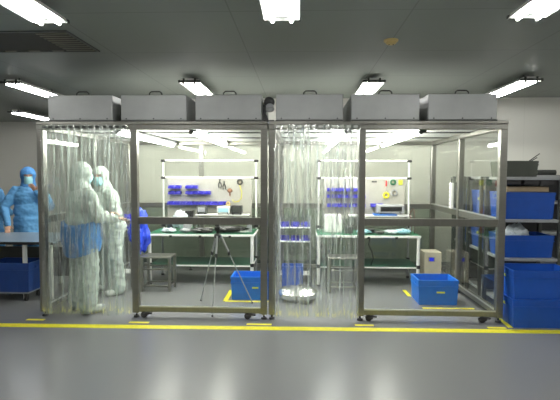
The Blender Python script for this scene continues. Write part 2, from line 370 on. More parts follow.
# fan filter boxes on the booth roofs
def ffu():
    t = thing('fan_filter_unit', '', 'fan filter unit', group='grey fan filter boxes on the booth roofs')
    W_ = .73
    mb = MB(); mb.box(0, W_, 0, 1.17, .014, .29, .006); mb.build('housing', M['ffu'], t)
    MB().box(-.004, W_+.004, -.004, 1.174, 0, .014).build('base_flange', M['dgrey'], t)
    mb = MB(); mb.tube([(.30, .06, .288), (.305, .06, .32), (.325, .06, .336), (.42, .06, .336), (.44, .06, .32), (.445, .06, .288)], .007, 8); mb.build('handle', M['dark'], t, True)
    for x in (.06, W_-.06): MB().cyl((x, -.001, .03), (x, -.007, .03), .008, n=10).build('screw', M['dgrey'], t)
    MB().cyl((W_/2, -.001, .03), (W_/2, -.007, .03), .008, n=10).build('screw', M['dgrey'], t)
    return t
f0 = ffu()
for i, (x, lab) in enumerate(((-2.81, 'leftmost of the six grey filter boxes, above the left strip curtain'), (-1.985, 'second grey filter box from the left on the booth roof'),
                              (-1.155, 'third grey filter box from the left, just left of the security camera'), (-.268, 'grey filter box just right of the security camera, above the middle strip curtain'),
                              (.553, 'fifth grey filter box from the left on the booth roof'), (1.376, 'rightmost of the six grey filter boxes on the booth roof'))):
    o = f0 if i == 0 else copy_tree(f0)
    o.location = (x, 5.28, 2.201); o['label'] = lab

# tubes inside the booths
def booth_tube():
    t = thing('tube_light', '', 'tube light', group='single tube lights under the booth ceilings')
    MB().box(.028, .062, 0, 2.46, .03, .055, .003).build('channel', M['greyplastic'], t)
    MB().cyl((0, .02, 0), (0, 2.46, 0), .024, n=14).build('tube', M['btube'], t, True)
    for y in (-.01, 2.45):
        MB().cyl((0, y, 0), (0, y+.03, 0), .026, n=14).box(-.012, .06, y, y+.03, .0, .055).build('end_cap', M['black'], t)
    return t
b0 = booth_tube()
for i, (x, lab) in enumerate(((-2.10, 'glowing tube light nearest the left strip curtain'), (-1.235, 'glowing tube light in the right half of the left booth'),
                              (.51, 'glowing tube light behind the middle strip curtain'), (1.335, 'glowing tube light over the crate and bench in the right booth'))):
    o = b0 if i == 0 else copy_tree(b0)
    o.location = (x, 5.42, 2.095); o['label'] = lab

# PVC strip curtains
def curtain(label, xa, xb, n, m, seed, clipm, y=FY-.022):
    rnd = random.Random(seed)
    t = thing('strip_curtain', label, 'strip curtain', ((xa+xb)/2, y, 0)); ox = (xa+xb)/2
    MB().box(xa-ox, xb-ox, -.004, .008, 2.135, 2.165, .002).build('mounting_rail', M['steel_h'], t)
    step = (xb-xa)/n
    for i in range(n):
        wd = step*1.35; x0 = xa-ox+step*i-(step*.17); yo = -.010-(i % 2)*.006
        ph = rnd.random()*6; am = .004+rnd.random()*.004; sway = (rnd.random()-.5)*.02; z1 = 2.16; z0 = .025+rnd.random()*.03
        mb = MB(); nu, nv = 12, 26; gr = []
        for v in range(nv+1):
            tt = v/nv; z = z1+(z0-z1)*tt; row = []
            for u in range(nu+1):
                s = u/nu
                x = x0+wd*s+sway*tt*tt+.006*math.sin(3*tt+ph)*tt
                yy = yo-.002-am*tt**.5*(1+math.sin(s*7+ph+tt*1.5))-.006*tt*(1+math.sin(5*tt+ph*2))
                row.append(mb.bm.verts.new((x, yy, z)))
            gr.append(row)
        for v in range(nv):
            for u in range(nu): mb.bm.faces.new((gr[v][u], gr[v][u+1], gr[v+1][u+1], gr[v+1][u]))
        mb.build('strip', m, t, True)
        cx = x0+wd/2
        MB().box(cx-.022, cx+.022, -.034, -.018, 2.125, 2.15, .004).build('clip', clipm, t)
    return t
curtain('clear plastic strip curtain over the left doorway with the white suited figures behind it', -2.868, -1.895, 13, M['pvc_a'], 3, M['dgrey'])
curtain('clear plastic strip curtain over the middle doorway between the two glass fronts', -.275, .632, 12, M['pvc_b'], 9, M['bead'])

# security camera
c = thing('security_camera', 'small black and grey security camera where the two booth roofs meet', 'security camera', (-.342, 5.30, 2.2))
MB().box(-.05, .05, -.02, .05, .001, .014, .003).build('base_plate', M['dark'], c)
MB().tube([(-.02, .015, .01), (-.045, .015, .08), (-.05, .015, .16), (-.03, .012, .21), (0, .008, .225)], .014, 10).build('arm', M['black'], c, True)
c.scale = (1.15, 1.0, 1.12)
MB().sph((0, 0, .19), .052, 14).build('head', M['black'], c, True)
MB().cyl((.004, -.035, .15), (.01, -.058, .11), .036, .042, 20).sph((.008, -.048, .125), (.04, .03, .04), 10).build('lens_cover', M['greyplastic'], c, True)

# ---------------------------------------------------------------- workbenches
def bench(label, x0, x1):
    ox = (x0+x1)/2; W_ = (x1-x0)/2; t = thing('workbench', label, 'workbench', (ox, 6.9, 0)); D = .72
    MB().box(-W_, W_, 0, D, .715, .748, .003).build('table_top', M['white'], t)
    MB().box(-W_+.01, W_-.01, .01, D-.01, .748, .754).build('bench_mat', M['green'], t)
    L = [(-W_+.03, .03), (W_-.03, .03), (-W_+.03, D-.03), (W_-.03, D-.03)]
    for x, y in L:
        l = MB().cyl((x, y, .02), (x, y, .715), .024 if y < .1 else .016, n=14).build('leg', M['white'] if y < .1 else M['greyplastic'], t, True)
        MB().cyl((x, y, 0), (x, y, .025), .030, .024, 14).build('foot', M['black'], l, True)
        MB().cyl((x, y, .27), (x, y, .32), .028, n=14).build('joint', M['black'], l, True)
    MB().box(-W_+.02, W_-.02, .02, D-.02, .27, .29, .003).build('lower_shelf', M['white'], t)
    MB().box(-W_+.03, W_-.03, .03, D-.03, .29, .297).build('shelf_mat', M['dgreen'], t)
    for x in (-W_+.35, 0, W_-.35): MB().box(x-.02, x+.02, -.012, 0, .70, .73, .003).build('clamp', M['black'], t)
    ux0, ux1 = -W_+.05, W_-.03
    for x in (ux0, ux1):
        u = MB().cyl((x, D-.02, .754), (x, D-.02, 1.835), .015, n=12).build('upright', M['white'], t, True)
        for z in (.80, 1.565, 1.835):
            MB().cyl((x, D-.02, z-.022), (x, D-.02, z+.018), .021, n=12).cyl((x-.035, D-.02, z), (x+.035, D-.02, z), .020, n=12).build('joint', M['black'], u, True)
    for z in (1.565, 1.835): MB().cyl((ux0, D-.02, z), (ux1, D-.02, z), .0145, n=12).build('crossbar', M['white'], t, True)
    # perforated board
    mb = MB(); mb.box(ux0+.07, ux1-.07, D-.045, D-.036, .93, 1.555, .002); mb.build('pegboard', M['peg'], t)
    return t
bench('white pipe workbench with green mat and pegboard in the left booth', -2.235, -.665)
bench('white pipe workbench with green mat and pegboard in the right booth', .245, 1.735)
PY = 6.9+.72-.046      # face of the pegboards

def parts_bin():
    t = thing('parts_bin', '', 'parts bin', group='')
    mb = MB()
    w_, d_, h_ = .094, .10, .05
    # open hopper-fronted bin
    mb.box(-w_/2, w_/2, -d_, 0, 0, .004); mb.box(-w_/2, w_/2, -.004, 0, .004, h_); mb.box(-w_/2, w_/2, -d_, -d_+.004, .004, h_*.55)
    for sx in (-1, 1):
        xa = sx*w_/2; xb = xa-sx*.004
        pts = [(-d_+.004, .004), (-.004, .004), (-.004, h_), (-d_*.55, h_), (-d_+.004, h_*.55)]
        A = [mb.bm.verts.new((xa, y, z)) for y, z in pts]; B = [mb.bm.verts.new((xb, y, z)) for y, z in pts]
        mb.bm.faces.new(A); mb.bm.faces.new(B[::-1])
        for i in range(5): mb.bm.faces.new((A[i], A[(i+1) % 5], B[(i+1) % 5], B[i]))
    mb.build('shell', M['pblue'], t)
    MB().box(-w_/2+.006, w_/2-.006, -d_-.006, -d_+.001, h_*.40, h_*.55, .002).build('lip', M['pblue'], t)
    return t
pb = parts_bin(); first = True
ORD = ['leftmost', 'second from left', 'third from left', 'fourth from left', 'fifth from left', 'sixth from left', 'seventh from left', 'eighth from left', 'ninth from left', 'tenth from left']
def bins(xs, z, group, lab, y=PY, sc=1, names=None):
    global first
    for i, x in enumerate(xs):
        o = pb if first else copy_tree(pb)
        first = False
        o.location = (x, y, z); o.scale = (sc, sc, sc); o['group'] = group; o['label'] = ORD[i]+' '+lab
GA = 'parts bins on the left pegboard'
bins([-2.03, -1.93, -1.76, -1.66], 1.395, GA, 'violet bin in the top row of the left pegboard')
bins([-2.03, -1.93, -1.76, -1.66, -1.56, -1.46], 1.305, GA, 'violet bin in the second row of the left pegboard')
bins([-2.05, -1.95, -1.85, -1.75, -1.65, -1.55, -1.45, -1.35, -1.25, -1.15], 1.14, GA, 'violet bin in the long bottom row of the left pegboard')
GB = 'parts bins on the right pegboard'
bins([.47, .57, .67, .77, .87], 1.36, GB, 'violet bin in the top row of the right pegboard')
bins([.47, .57, .67, .77, .87, .97], 1.26, GB, 'violet bin in the second row of the right pegboard')
bins([.47, .57, .67, .77, .87, .97, 1.15, 1.25], 1.12, GB, 'violet bin in the bottom row of the right pegboard')

# tools on the boards
def pliers(x, z, label, m='dgrey', hm='dark', k=1.0):
    t = thing('pliers', label, 'pliers', (x, PY-.012, z))
    MB().cyl((-.012*k, 0, .05*k), (.004, 0, .0), .005, .009, 8).cyl((.012*k, 0, .05*k), (-.004, 0, 0), .005, .009, 8).sph((0, 0, 0), (.012, .008, .012), 6).build('jaw', M[m], t)
    for s in (-1, 1): MB().tube([(0, 0, 0), (s*.02*k, 0, -.03*k), (s*.024*k, 0, -.06*k), (s*.014*k, 0, -.10*k)], .007, 8).build('handle', M[hm], t, True)
def tape_roll(x, z, label, m, R=.045, y=None):
    t = thing('tape_roll', label, 'tape roll', (x, PY-.016 if y is None else y, z))
    MB().tor((0, 0, 0), R, .014, 'Y', n=24).build('tape', M[m], t, True)
    mb = MB(); mb.tor((0, 0, 0), R-.016, .004, 'Y', n=24); mb.build('core', M['card'], t, True)
pliers(-1.27, 1.50, 'dark pliers hanging high on the left pegboard'); pliers(-1.20, 1.47, 'second dark tool with slanted handles beside the pliers', k=.9)
tape_roll(-.95, 1.50, 'dark round coil at the right end of the left pegboard', 'dgrey', .036)
def brush(x, z, label, hm, bm_):
    t = thing('brush', label, 'brush', (x, PY-.02, z))
    MB().cyl((0, 0, 0), (0, 0, .06), .011, .008, 10).build('handle', M[bm_], t, True)
    MB().sph((0, 0, .085), (.042, .018, .035), 8).build('head', M[hm], t, True)
brush(-1.11, 1.28, 'brown round headed brush on the left pegboard', 'brown', 'brown')
tape_roll(-1.12, 1.16, 'yellow tape roll on the left pegboard above the machine', 'smoke', .025, PY-.13)
bpy.data.objects  # keep
t = thing('cable', 'yellow cable looping down the right end of the left pegboard', 'cable', (-.98, PY-.008, 1.3))
MB().tube([(.02, 0, .16), (.06, 0, .04), (.05, 0, -.06), (0, 0, -.11), (-.06, 0, -.12), (-.09, 0, -.08)], .005, 6).build('cord', M['yellow'], t, True)
# right board
def driver(x, z, label, m):
    t = thing('screwdriver', label, 'screwdriver', (x, PY-.015, z))
    MB().cyl((0, 0, 0), (0, 0, .09), .014, .012, 10).build('handle', M[m], t, True)
    MB().cyl((0, 0, 0), (0, 0, -.10), .004, n=8).build('shaft', M['bead'], t, True)
driver(1.345, 1.44, 'red handled screwdriver hanging on the right pegboard', 'red')
tape_roll(1.45, 1.505, 'green and black tape roll at the top of the right pegboard', 'green', .035)
t = tag(MB().box(1.535, 1.60, PY-.008, PY, 1.46, 1.54, .001).build('note_card', M['ytag']), 'yellow card pinned at the top right of the right pegboard', 'card')
tape_roll(1.345, 1.30, 'yellow tape roll hanging below the red screwdriver', 'yellow', .038)
tape_roll(1.47, 1.34, 'grey tape roll beside the yellow roll on the right pegboard', 'greyplastic', .04)
tag(MB().box(1.12, 1.20, PY-.007, PY, 1.50, 1.525, .002).build('clip_strip', M['dgrey']), 'small dark clip strip at the top of the right pegboard', 'clip')

# things lying on the benches
def machine(x0, x1, y0, y1, z0, z1, label, m, fm, name='test_instrument'):
    t = thing(name, label, 'machine', ((x0+x1)/2, (y0+y1)/2, z0)); a, b_, h = (x1-x0)/2, (y1-y0)/2, z1-z0
    MB().box(-a, a, -b_, b_, .012, h, .01, 2).build('case', M[m], t)
    MB().box(-a*.8, a*.8, -b_-.006, -b_+.002, h*.3, h*.82, .003).build('front_panel', M[fm], t)
    for sx in (-1, 1):
        for sy in (-1, 1): MB().cyl((sx*a*.75, sy*b_*.75, 0), (sx*a*.75, sy*b_*.75, .013), .012, n=10).build('foot', M['black'], t)
    MB().cyl((a*.65, -b_-.012, h*.2), (a*.65, -b_, h*.2), .01, n=12).build('knob', M['dgrey'], t)
    return t
TZ = .755
# risers that hold instruments at rail height, with the bench contents
def riser(x0, x1, label):
    t = thing('bench_riser', label, 'shelf', ((x0+x1)/2, 7.38, TZ)); a = (x1-x0)/2
    MB().box(-a, a, -.13, .13, .235, .25, .002).build('shelf_board', M['white'], t)
    for x in (-a+.02, a-.02):
        for y in (-.11, .11): MB().cyl((x, y, 0), (x, y, .235), .009, n=8).build('leg', M['greyplastic'], t)
riser(-1.60, -.78, 'low white riser shelf at the back of the left workbench'); riser(.75, 1.68, 'low white riser shelf at the back of the right workbench')
RZ = TZ+.251
machine(-1.27, -1.07, 7.27, 7.45, RZ, RZ+.12, 'small pale instrument with a blue panel on the left riser shelf', 'offwhite', 'cyanp')
machine(-1.05, -.89, 7.27, 7.45, RZ, RZ+.14, 'black box instrument at the right end of the left riser shelf', 'black', 'dgrey')
machine(-1.58, -1.44, 7.28, 7.44, RZ, RZ+.13, 'dark grey instrument at the left end of the left riser shelf', 'dgrey', 'greyplastic')
machine(1.17, 1.57, 7.26, 7.46, RZ+.021, RZ+.16, 'long silver and black flat instrument on the right riser shelf', 'greyplastic', 'black')
tag(MB().box(1.12, 1.46, 7.25, 7.45, RZ, RZ+.019, .003).build('blue_tray', M['blue']), 'thin blue tray under the long instrument in the right booth', 'tray')
def white_lump(loc, sc, label, m, seed, name='plastic_film', cat='plastic film'):
    mb = MB(); bmesh.ops.create_icosphere(mb.bm, subdivisions=4, radius=1)
    for v in mb.bm.verts:
        n1 = noise.noise(v.co*2.3+Vector((seed, 0, 0))); n2 = noise.noise(v.co*6+Vector((0, seed, 0)))
        v.co *= 1+.35*n1+.16*n2+.10*noise.noise(v.co*13)
        v.co = Vector((v.co.x*sc[0], v.co.y*sc[1], v.co.z*sc[2]))
    zmin = min(v.co.z for v in mb.bm.verts)
    for v in mb.bm.verts: v.co.z -= zmin
    o = mb.build(name, M[m], None, True); o.location = loc; return tag(o, label, cat)
white_lump((-1.83, 7.25, TZ), (.12, .08, .13), 'crumpled white film standing at the left end of the left workbench', 'clearbag', 2)
tag(MB().box(-1.75, -1.63, 7.1, 7.22, TZ, TZ+.11, .006).build('carton', M['greyplastic']), 'small grey carton on the left workbench beside the white film', 'box')
for i, (x, y, sc, m, lab) in enumerate(((-1.45, 7.02, (.17, .08, .035), 'black', 'black crumpled cloth at the middle of the left workbench'), (-1.02, 7.05, (.22, .09, .045), 'black', 'long black cloth at the right of the left workbench'),
                              (-1.95, 7.05, (.10, .08, .03), 'clearbag', 'white crumpled film at the front left of the left workbench'), (-1.70, 7.0, (.07, .05, .028), 'greyplastic', 'grey cloth on the front of the left workbench'),
                              (-.84, 7.03, (.08, .06, .02), 'suit', 'pale pinkish wipe at the right end of the left workbench'),
                              (.93, 7.04, (.10, .07, .03), 'cyanp', 'pale cyan packet on the front of the right workbench'), (1.16, 7.02, (.07, .06, .025), 'dgrey', 'dark cloth between the cyan packets on the right workbench'),
                              (1.33, 7.03, (.10, .07, .03), 'clearbag', 'white film packet on the right workbench'), (1.50, 7.02, (.10, .08, .035), 'cyanp', 'pale cyan packet at the right end of the right workbench'))):
    white_lump((x, y, TZ), sc, lab, m, i*3.1, 'cloth' if 'cloth' in lab or 'wipe' in lab else 'packet', 'cloth' if 'cloth' in lab or 'wipe' in lab else 'packet')
for i, (x, y, w_, h_, m, lab) in enumerate(((-2.0, 7.36, .10, .16, 'dgrey', 'dark grey box at the back left of the left workbench'), (-1.72, 7.42, .12, .30, 'black', 'tall black case behind the grey carton on the left workbench'),
        (-1.36, 7.12, .12, .07, 'steel', 'small steel tray box at the middle of the left workbench'), (-1.16, 7.12, .14, .09, 'dgrey', 'low dark box before the riser shelf in the left booth'),
        (-.76, 7.2, .07, .20, 'greyplastic', 'upright grey box at the right end of the left workbench'), (.72, 7.1, .12, .10, 'dgrey', 'low dark box right of the white carton on the right workbench'),
        (1.02, 7.15, .16, .06, 'black', 'flat black case at the middle of the right workbench'))):
    t = thing('storage_box', lab, 'box', (x, y, TZ))
    MB().box(-w_/2, w_/2, -.05, .05, 0, h_*.8, .004).build('body', M[m], t); MB().box(-w_/2-.003, w_/2+.003, -.053, .053, h_*.8, h_, .004).build('lid', M[m], t)
# white carton on right workbench behind the curtain
t = thing('carton', 'white square carton on the right workbench behind the middle curtain', 'box', (.50, 7.3, TZ))
MB().box(-.13, .13, -.12, .12, 0, .26, .006).build('body', M['offwhite'], t); MB().box(-.132, .132, -.122, .122, .235, .262, .004).build('lid', M['white'], t)
for x, m, lab in ((1.655, 'red', 'red cable standing at the right end of the right riser shelf'), (1.63, 'dark', 'black cable beside the red cable on the right workbench')):
    t = thing('cable', lab, 'cable', (x, 7.2 if m == 'red' else 7.1, TZ))
    MB().tube([(0, 0, .003), (.01, 0, .15), (-.02, .01, .28), (.03, 0, .37), (.045, 0, .30), (.05, -.02, .12), (.045, -.03, .004)], .006, 6).build('cord', M[m], t, True)
t = thing('cable', 'black cable hanging down under the right workbench', 'cable', (1.02, 6.98, 0))
MB().tube([(0, 0, .722), (-.02, 0, .6), (.03, 0, .5), (.05, 0, .4), (.02, .02, .30)], .008, 6).build('cord', M['black'], t, True)

# ---------------------------------------------------------------- steel stools
def steel_stool():
    t = thing('steel_stool', '', 'stool', group='steel work stools'); a, d_ = .21, .16; s = .019
    MB().box(-a, a, -d_, d_, .465, .487, .004).build('seat', M['steel'], t)
    for x in (-a+s, a-s):
        for y in (-d_+s, d_-s): MB().box(x-s, x+s, y-s, y+s, 0, .465, .002).build('leg', M['steel'], t)
    for z in (.07, .30):
        MB().box(-a+2*s, a-2*s, -d_+.002, -d_+.024, z, z+.02, .002).build('rung', M['steel'], t)
        MB().box(-a+2*s, a-2*s, d_-.024, d_-.002, z, z+.02, .002).build('rung', M['steel'], t)
    for x in (-a+.004, a-.024): MB().box(x, x+.02, -d_+2*s, d_-2*s, .07, .09, .002).build('rung', M['steel'], t)
    return t
s0 = steel_stool(); s0.location = (-1.98, 6.62, 0); s0['label'] = 'steel stool in front of the left workbench, seen through the left glass front'
o = copy_tree(s0, (.60, 6.68, 0), 0, 'steel stool in front of the right workbench, behind the middle curtain')

# tripod
t = thing('tripod', 'black camera tripod with long thin legs standing in the left booth', 'tripod', (-.99, 5.72, 0))
MB().cyl((0, 0, .80), (0, 0, 1.00), .016, n=12).build('centre_column', M['black'], t, True)
MB().sph((0, 0, .88), (.045, .04, .035), 10).box(-.03, .03, -.03, .03, .94, .985, .006).build('hub', M['black'], t)
MB().box(-.028, .028, -.035, .035, 1.0, 1.03, .006).sph((0, -.02, 1.035), .012, 6).cyl((0, -.02, .995), (.12, -.10, .96), .008, .006, 8).build('pan_head', M['black'], t)
for (fx, fy) in ((.0, -.375), (-.27, .30), (.40, .22)):
    top = Vector((fx*.09, fy*.09, .88)); ft = Vector((fx, fy, .008)); mid = top.lerp(ft, .25)
    l = MB().cyl(top, mid, .013, n=10).cyl(mid, ft, .007, n=8).build('leg', M['greyplastic'], t, True)
    MB().sph(ft+Vector((0, 0, .004)), .012, 6).build('foot', M['black'], l)
    MB().cyl(mid-Vector((0, 0, .03)), mid+Vector((0, 0, .02)), .016, n=10).build('leg_clamp', M['black'], l)

# ---------------------------------------------------------------- crates
def crate(name, label, w_, d_, h_, m, loc, rz=0, group=None, plates=(), rim=None):
    t = thing(name, label, 'crate', loc, rz, group)
    mb = MB(); bm = mb.bm
    def ring(a, b, z): return [bm.verts.new(p) for p in ((-a, -b, z), (a, -b, z), (a, b, z), (-a, b, z))]
    A, B = w_/2, d_/2; k = .93
    rs = [ring(A*k, B*k, 0), ring(A*.985, B*.985, h_-.03), ring(A, B, h_-.03), ring(A, B, h_), ring(A-.02, B-.02, h_), ring(A*k-.014, B*k-.014, .012)]
    for p, q in zip(rs, rs[1:]):
        for i in range(4): bm.faces.new((p[i], p[(i+1) % 4], q[(i+1) % 4], q[i]))
    bm.faces.new(rs[0][::-1]); bm.faces.new(rs[-1])
    mb.build('shell', m, t)
    # ribs: a lower band and uprights
    mb = MB()
    def at(s, z): return s*(k+(.985-k)*z/(h_-.03))
    for z in (h_*.72,):
        a, b = at(A, z), at(B, z)
        mb.box(-a-.006, a+.006, -b-.006, -b+.004, z, z+.012); mb.box(-a-.006, a+.006, b-.004, b+.006, z, z+.012)
        mb.box(-a-.006, -a+.004, -b, b, z, z+.012); mb.box(a-.004, a+.006, -b, b, z, z+.012)
    for f in (-.92, -.45, .45, .92):
        for s in (-1, 1):
            x = A*k*f
            mb.box(x-.005, x+.005, s*B*k-.005, s*B*k+.005, .01, h_*.72); y = B*k*f
            mb.box(s*A*k-.005, s*A*k+.005, y-.005, y+.005, .01, h_*.72)
    mb.build('rib', m, t)
    for s in (-1, 1):
        b = at(A, h_*.8); MB().box(s*b-.005, s*b+.005, -.06, .06, h_*.78, h_*.86, .003).build('handle', m, t)
    for (x, z, pw, ph, side) in plates:
        if side == 'front':
            b = at(B, z); MB().box(x-pw/2, x+pw/2, -b-.008, -b+.004, z-ph/2, z+ph/2).build('label_plate', M['ytag'], t)
        else:
            b = at(A, z); MB().box(-b-.008, -b+.004, x-pw/2, x+pw/2, z-ph/2, z+ph/2).build('label_plate', M['ytag'], t)
    return t
crate('plastic_crate', 'bright blue crate in the left booth beside the tripod', .52, .40, .30, M['blue'], (-.63, 6.29, .001), 0, plates=((.06, .16, .08, .02, 'front'),))
crate('plastic_crate', 'bright blue crate in the right booth in front of the beige box', .50, .42, .31, M['blue'], (1.725, 6.18, .001), 0, plates=((.03, .16, .10, .02, 'front'),))
crate('plastic_crate', 'lower of the two big blue crates stacked on the floor at right', .66, .46, .305, M['dblue'], (2.585, 5.34, .001), plates=((0, .22, .05, .025, 'side'),))
crate('plastic_crate', 'upper of the two big blue crates stacked on the floor at right', .66, .46, .305, M['dblue'], (2.585, 5.34, .307), plates=((0, .22, .05, .025, 'side'),))
o = crate('plastic_crate', 'dark blue crate on a wheeled dolly under the desk at left', .56, .42, .37, M['navy'], (-3.68, 6.05, .125))

# beige box with screen
t = thing('power_stabiliser', 'beige metal box with a small blue screen on the floor beside the right workbench', 'electrical box', (1.985, 7.33, 0))
MB().box(-.125, .125, -.15, .15, .02, .47, .006, 2).build('case', M['beige'], t)
MB().box(-.07, .03, -.156, -.149, .33, .40, .002).build('screen_bezel', M['greyplastic'], t)
MB().box(-.055, .012, -.159, -.1555, .34, .39).build('screen', M['screen'], t)
for x in (-.09, .09): MB().box(x-.02, x+.02, -.12, .12, 0, .02).build('foot', M['dark'], t)

# socket strip on side glass
t = thing('socket_strip', 'white socket strip hanging upright on the right side frame of the right booth', 'socket strip', (2.13, 6.85, 1.15))
MB().box(-.02, .02, -.04, .04, 0, .36, .006, 2).build('body', M['white'], t)
for i in range(6): MB().box(-.023, -.019, -.02, .02, .03+.055*i, .06+.055*i).build('socket', M['greyplastic'], t)
MB().tube([(0, 0, .36), (-.005, 0, .42), (-.02, -.03, .44), (-.02, -.07, .41)], .006, 8).build('cord', M['dark'], t, True)

# racks with blue bins inside each booth
def bin_rack(x0, x1, zs, label, bl, group):
    t = thing('bin_rack', label, 'rack', ((x0+x1)/2, 7.3, 0)); a = (x1-x0)/2
    for x in (-a, a):
        for y in (-.13, .13): MB().cyl((x, y, 0), (x, y, zs[-1]+.16), .012, n=10).build('post', M['greyplastic'], t, True)
    for z in zs:
        MB().box(-a-.01, a+.01, -.14, .14, z-.016, z, .003).build('shelf', M['white'], t)
    n = max(2, int((x1-x0)/.14))
    for z, where in zip(zs[1:], ('lower', 'upper')):
        xs = [x0+(x1-x0)*(i+.5)/n for i in range(n)]
        bins(xs, z, group, bl % where, y=7.36, sc=1.35)
    return t
bin_rack(-2.84, -2.50, (.12, .78, .93), 'white rod rack of blue bins at the left end of the left workbench', 'blue bin on the %s shelf behind the left curtain', 'parts bins on the left rack')
bin_rack(-.30, .16, (.12, .62, .83), 'white rod rack of blue bins behind the middle curtain', 'blue bin on the %s shelf behind the middle curtain', 'parts bins on the middle rack')
white_lump((-2.31, 6.78, .45), (.135, .10, .31), 'dark blue plastic bag on the tray stand at the left of the left workbench', 'bag', 5, 'plastic_bag', 'bag')
t = thing('tray_stand', 'small steel stand carrying the blue plastic bag beside the left workbench', 'stand', (-2.31, 6.78, 0))
MB().box(-.10, .10, -.12, .12, .43, .449, .003).build('tray', M['steel'], t)
for x in (-.085, .085):
    for y in (-.1, .1): MB().cyl((x, y, 0), (x, y, .43), .009, n=8).build('leg', M['steel'], t)
crate('plastic_crate', 'blue crate on the floor under the rack behind the middle curtain', .30, .26, .34, M['dblue'], (-.10, 6.75, .001))

# round silver-wrapped base behind the middle curtain
t = thing('wrapped_base', 'round shiny silver wrapped disc on the floor behind the middle curtain', 'round base', (-.02, 6.15, 0))
mb = MB(); mb.lathe([(.05, .03), (.23, .035), (.25, .06), (.25, .11), (.20, .155), (.10, .175), (0, .18)], n=48)
for v in mb.bm.verts: v.co += Vector((0, 0, 1))*.012*noise.noise(v.co*18)
mb.build('wrapped_disc', M['film'], t, True)
for a in range(4): MB().cyl((.15*math.cos(a*PI/2+PI/2), .15*math.sin(a*PI/2+PI/2), 0), (.15*math.cos(a*PI/2+PI/2), .15*math.sin(a*PI/2+PI/2), .036), .02, n=10).build('foot', M['black'], t)
MB().cyl((.03, .03, .165), (.03, .03, .195), .025, n=12).build('hub', M['black'], t)

# ---------------------------------------------------------------- storage racks at right
def rack(label, x0, x1, y0, y1, zs, htop):
    t = thing('storage_rack', label, 'rack', ((x0+x1)/2, y0, 0)); a = (x1-x0)/2; D = y1-y0
    for x in (-a, a):
        for y in (.02, D-.02): MB().box(x-.02, x+.02, y-.02, y+.02, 0, htop, .003).build('post', M['dgrey'], t)
    MB().box(-a+.02, a-.02, D-.012, D-.002, .18, htop-.09).build('back_panel', M['dark'], t)
    for x in (-.19, .02, .20): MB().box(x-.09, x+.08, .03, D-.03, htop-.085, htop-.036, .004).build('drawer', M['dark'], t)
    for z in zs: MB().box(-a+.02, a-.02, 0, D, z-.035, z, .004).build('shelf', M['greyplastic'], t)
    return t
RX0, RX1 = 2.33, 2.99
rack('grey metal storage rack full of blue crates at the right of the booths', RX0, RX1, 5.62, 6.12, (.15, .66, 1.11, 1.60), 1.60)
rack('second storage rack behind the first one beside the booth side glass', RX0, RX1, 6.25, 6.75, (.15, .66, 1.11, 1.60), 1.60)
rack('third storage rack farthest back beside the booth side glass', RX0, RX1, 6.9, 7.4, (.15, .66, 1.11, 1.60), 1.60)
k = 0
for (y, nm) in ((5.86, 'nearest rack'), (6.49, 'second rack'), (7.14, 'third rack')):
    for z, zn, h_ in ((.661, 'lower shelf', .26), (1.111, 'upper shelf', .31)):
        crate('plastic_crate', 'blue crate on the %s of the %s at right' % (zn, nm), .59, .42, h_, M['dblue'], ((RX0+RX1)/2-.01, y, z), plates=((-.05, .2, .06, .03, 'side'),) if y > 6 else (), )
white_lump((2.55, 5.80, .68), (.17, .10, .155), 'crumpled clear plastic bags piled in the crate on the lower shelf of the nearest rack', 'clearbag', 11, 'plastic_bag', 'bag')
tag(MB().box(2.42, 2.9, 5.72, 6.02, 1.425, 1.485, .004).build('carton', M['card']), 'flat brown cardboard lid laid over the upper blue crate of the nearest rack', 'cardboard')
tag(MB().box(2.45, 2.95, 6.36, 6.66, 1.425, 1.47, .004).build('carton', M['card']), 'flat brown cardboard lid laid over the upper crate of the second rack', 'cardboard')
crate('plastic_crate', 'dark olive grey ribbed crate on top of the nearest rack', .40, .38, .185, M['olive'], (2.545, 5.85, 1.601))
for a, lab in ((.0, 'upper of two thin dark rods sticking out of the olive crate'), (.05, 'lower of two thin dark rods sticking out of the olive crate')):
    tag(MB().cyl((2.50, 5.80+a, 1.64), (2.80-a*.1+.02, 5.80+a, 1.875-a*.9), .006, n=8).build('rod', M['dark']), lab, 'rod')
# distant rack
rack('low dark shelf rack against the cream wall at far right', 3.25, 5.2, 7.75, 8.2, (.2, .7, 1.2, 1.62), 1.66)
t = thing('fabric_roll', 'dark purple roll lying on the far right rack', 'roll', (4.0, 7.95, 1.62+.045))
MB().cyl((-.18, 0, 0), (.12, 0, 0), .044, n=20).build('roll', M['dgrey'], t, True); MB().cyl((-.20, 0, 0), (-.18, 0, 0), .02, n=12).build('core', M['card'], t)
for x, lab in ((3.6, 'grey carton at the left of the far right rack'), (4.6, 'grey carton at the right of the far right rack')):
    tag(MB().box(x-.2, x+.2, 7.8, 8.1, 1.20, 1.45, .005).build('carton', M['greyplastic']), lab, 'box')

